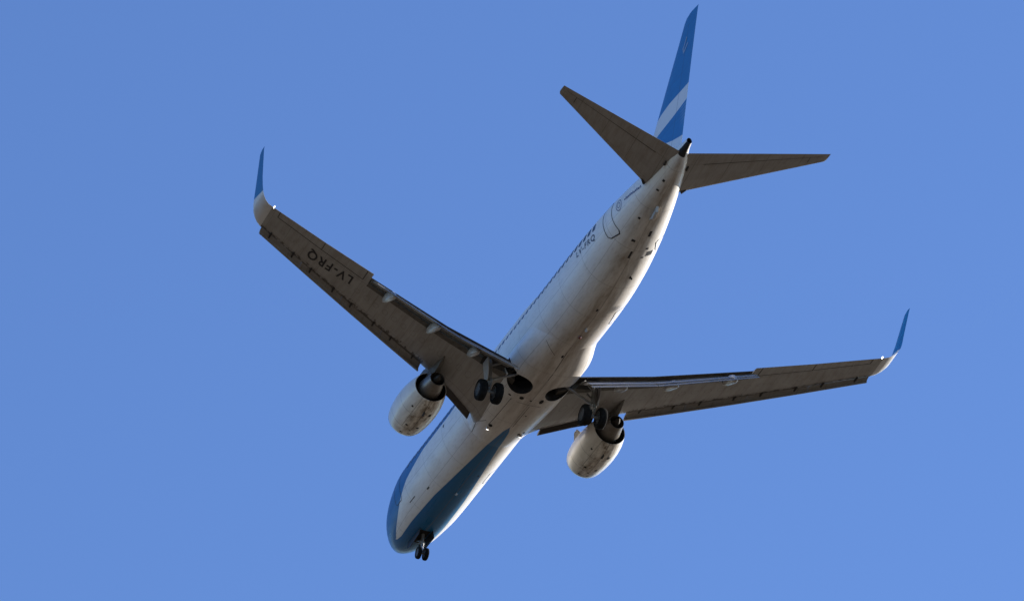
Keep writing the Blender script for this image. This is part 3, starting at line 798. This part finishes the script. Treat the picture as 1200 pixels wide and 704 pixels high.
for x, t, l, w in ((31.0, 35, .30, 7), (31.45, 24, .12, 3), (31.8, -11, .14, 4), (30.8, -3, .45, 2), (33.1, -25, .12, 3), (35.0, -26, .10, 5), (35.6, -27, .14, 5), (32.3, 15, .35, 3),
                   (26.9, -3, .2, 1.5), (10.4, 14, .15, 1.2), (11.2, -92, .14, 2.5), (7.6, -41, .25, 1.2), (5.7, -50, .7, .7), (30.9, 22, .08, 3)):
    g = G(); patch(g, x, x + l, t - w, t + w, .006, 2, 2); g.build("drain_vent", mat_mark, fuselage)
# tail skid
g = G(); a = fus(33.2, 0); g.prism([a + Vector((0, 0, .05)), a + Vector((1.0, 0, .3)), a + Vector((.9, 0, .0)), a + Vector((.5, 0, -.14))], (0, .06, 0)); o = g.build("tail_skid", mat_lightgrey, fuselage, smooth=False); fixnormals(o)
def fair_pt(x, y, off=.008):
    w = interp(FA, x, 1); b = interp(FA, x, 2); sx = min(1, (abs(y) / w)) ** (1 / fe(x)); cx = math.sqrt(max(0, 1 - sx * sx)); return Vector((x, y, b * cx ** fe(x) - off))
# landing lamps at the wing roots and packs outlets on the fairing
for s in (-1, 1):
    g = G(); c = fair_pt(14.95, s * .92, 0) + Vector((0, 0, .02)); g.tube(c, c + Vector((-.07, 0, -.10)), .085, .075, 14, 0); g.tube(c + Vector((-.07, 0, -.10)), c + Vector((-.08, 0, -.11)), .06, .06, 14, 1)
    g.build("landing_lamp", [mat_metal, mat_lamp], fairing)
for x, y, l, w in ((18.4, -.57, .26, .12), (18.45, -.05, .12, .07), (18.4, .50, .42, .11), (18.3, -1.16, .12, .08), (22.55, -.1, .22, .06), (15.1, -.90, .28, .10), (15.0, .74, .2, .09), (15.15, .98, .16, .07), (17.0, .3, .12, .04)):
    g = G(); q = [fair_pt(x + l * (.5 + .5 * math.cos(2 * math.pi * i / 10)), y + w * math.sin(2 * math.pi * i / 10)) for i in range(10)]
    g.add(q, [tuple(range(10))]); g.build("air_outlet", mat_black, fairing, smooth=False)
g = G()
def seam(pts, wd=.012):
    for (a, b), (c, d) in zip(pts[:-1], pts[1:]):
        n_ = 5
        for i in range(n_):
            A = (a + (c - a) * i / n_, b + (d - b) * i / n_); B = (a + (c - a) * (i + 1) / n_, b + (d - b) * (i + 1) / n_); L = math.hypot(B[0] - A[0], B[1] - A[1]); nx, ny = -(B[1] - A[1]) / L * wd, (B[0] - A[0]) / L * wd
            g.add([fair_pt(A[0] - nx, A[1] - ny, .006), fair_pt(B[0] - nx, B[1] - ny, .006), fair_pt(B[0] + nx, B[1] + ny, .006), fair_pt(A[0] + nx, A[1] + ny, .006)], [(0, 1, 2, 3)])
for sm in ([(15.8, .1), (18, .1)], [(20.6, .0), (23.2, .0)], [(15.2, -1.0), (18.2, -1.0)], [(13.6, -1.25), (14.7, -1.45), (15.4, -1.2)], [(22.6, -.5), (23.15, -1.2)], [(18.1, 1.0), (18.1, -1.0)]):
    g = G(); seam(sm); g.build("panel_seam", mat_mark, fairing, smooth=False)
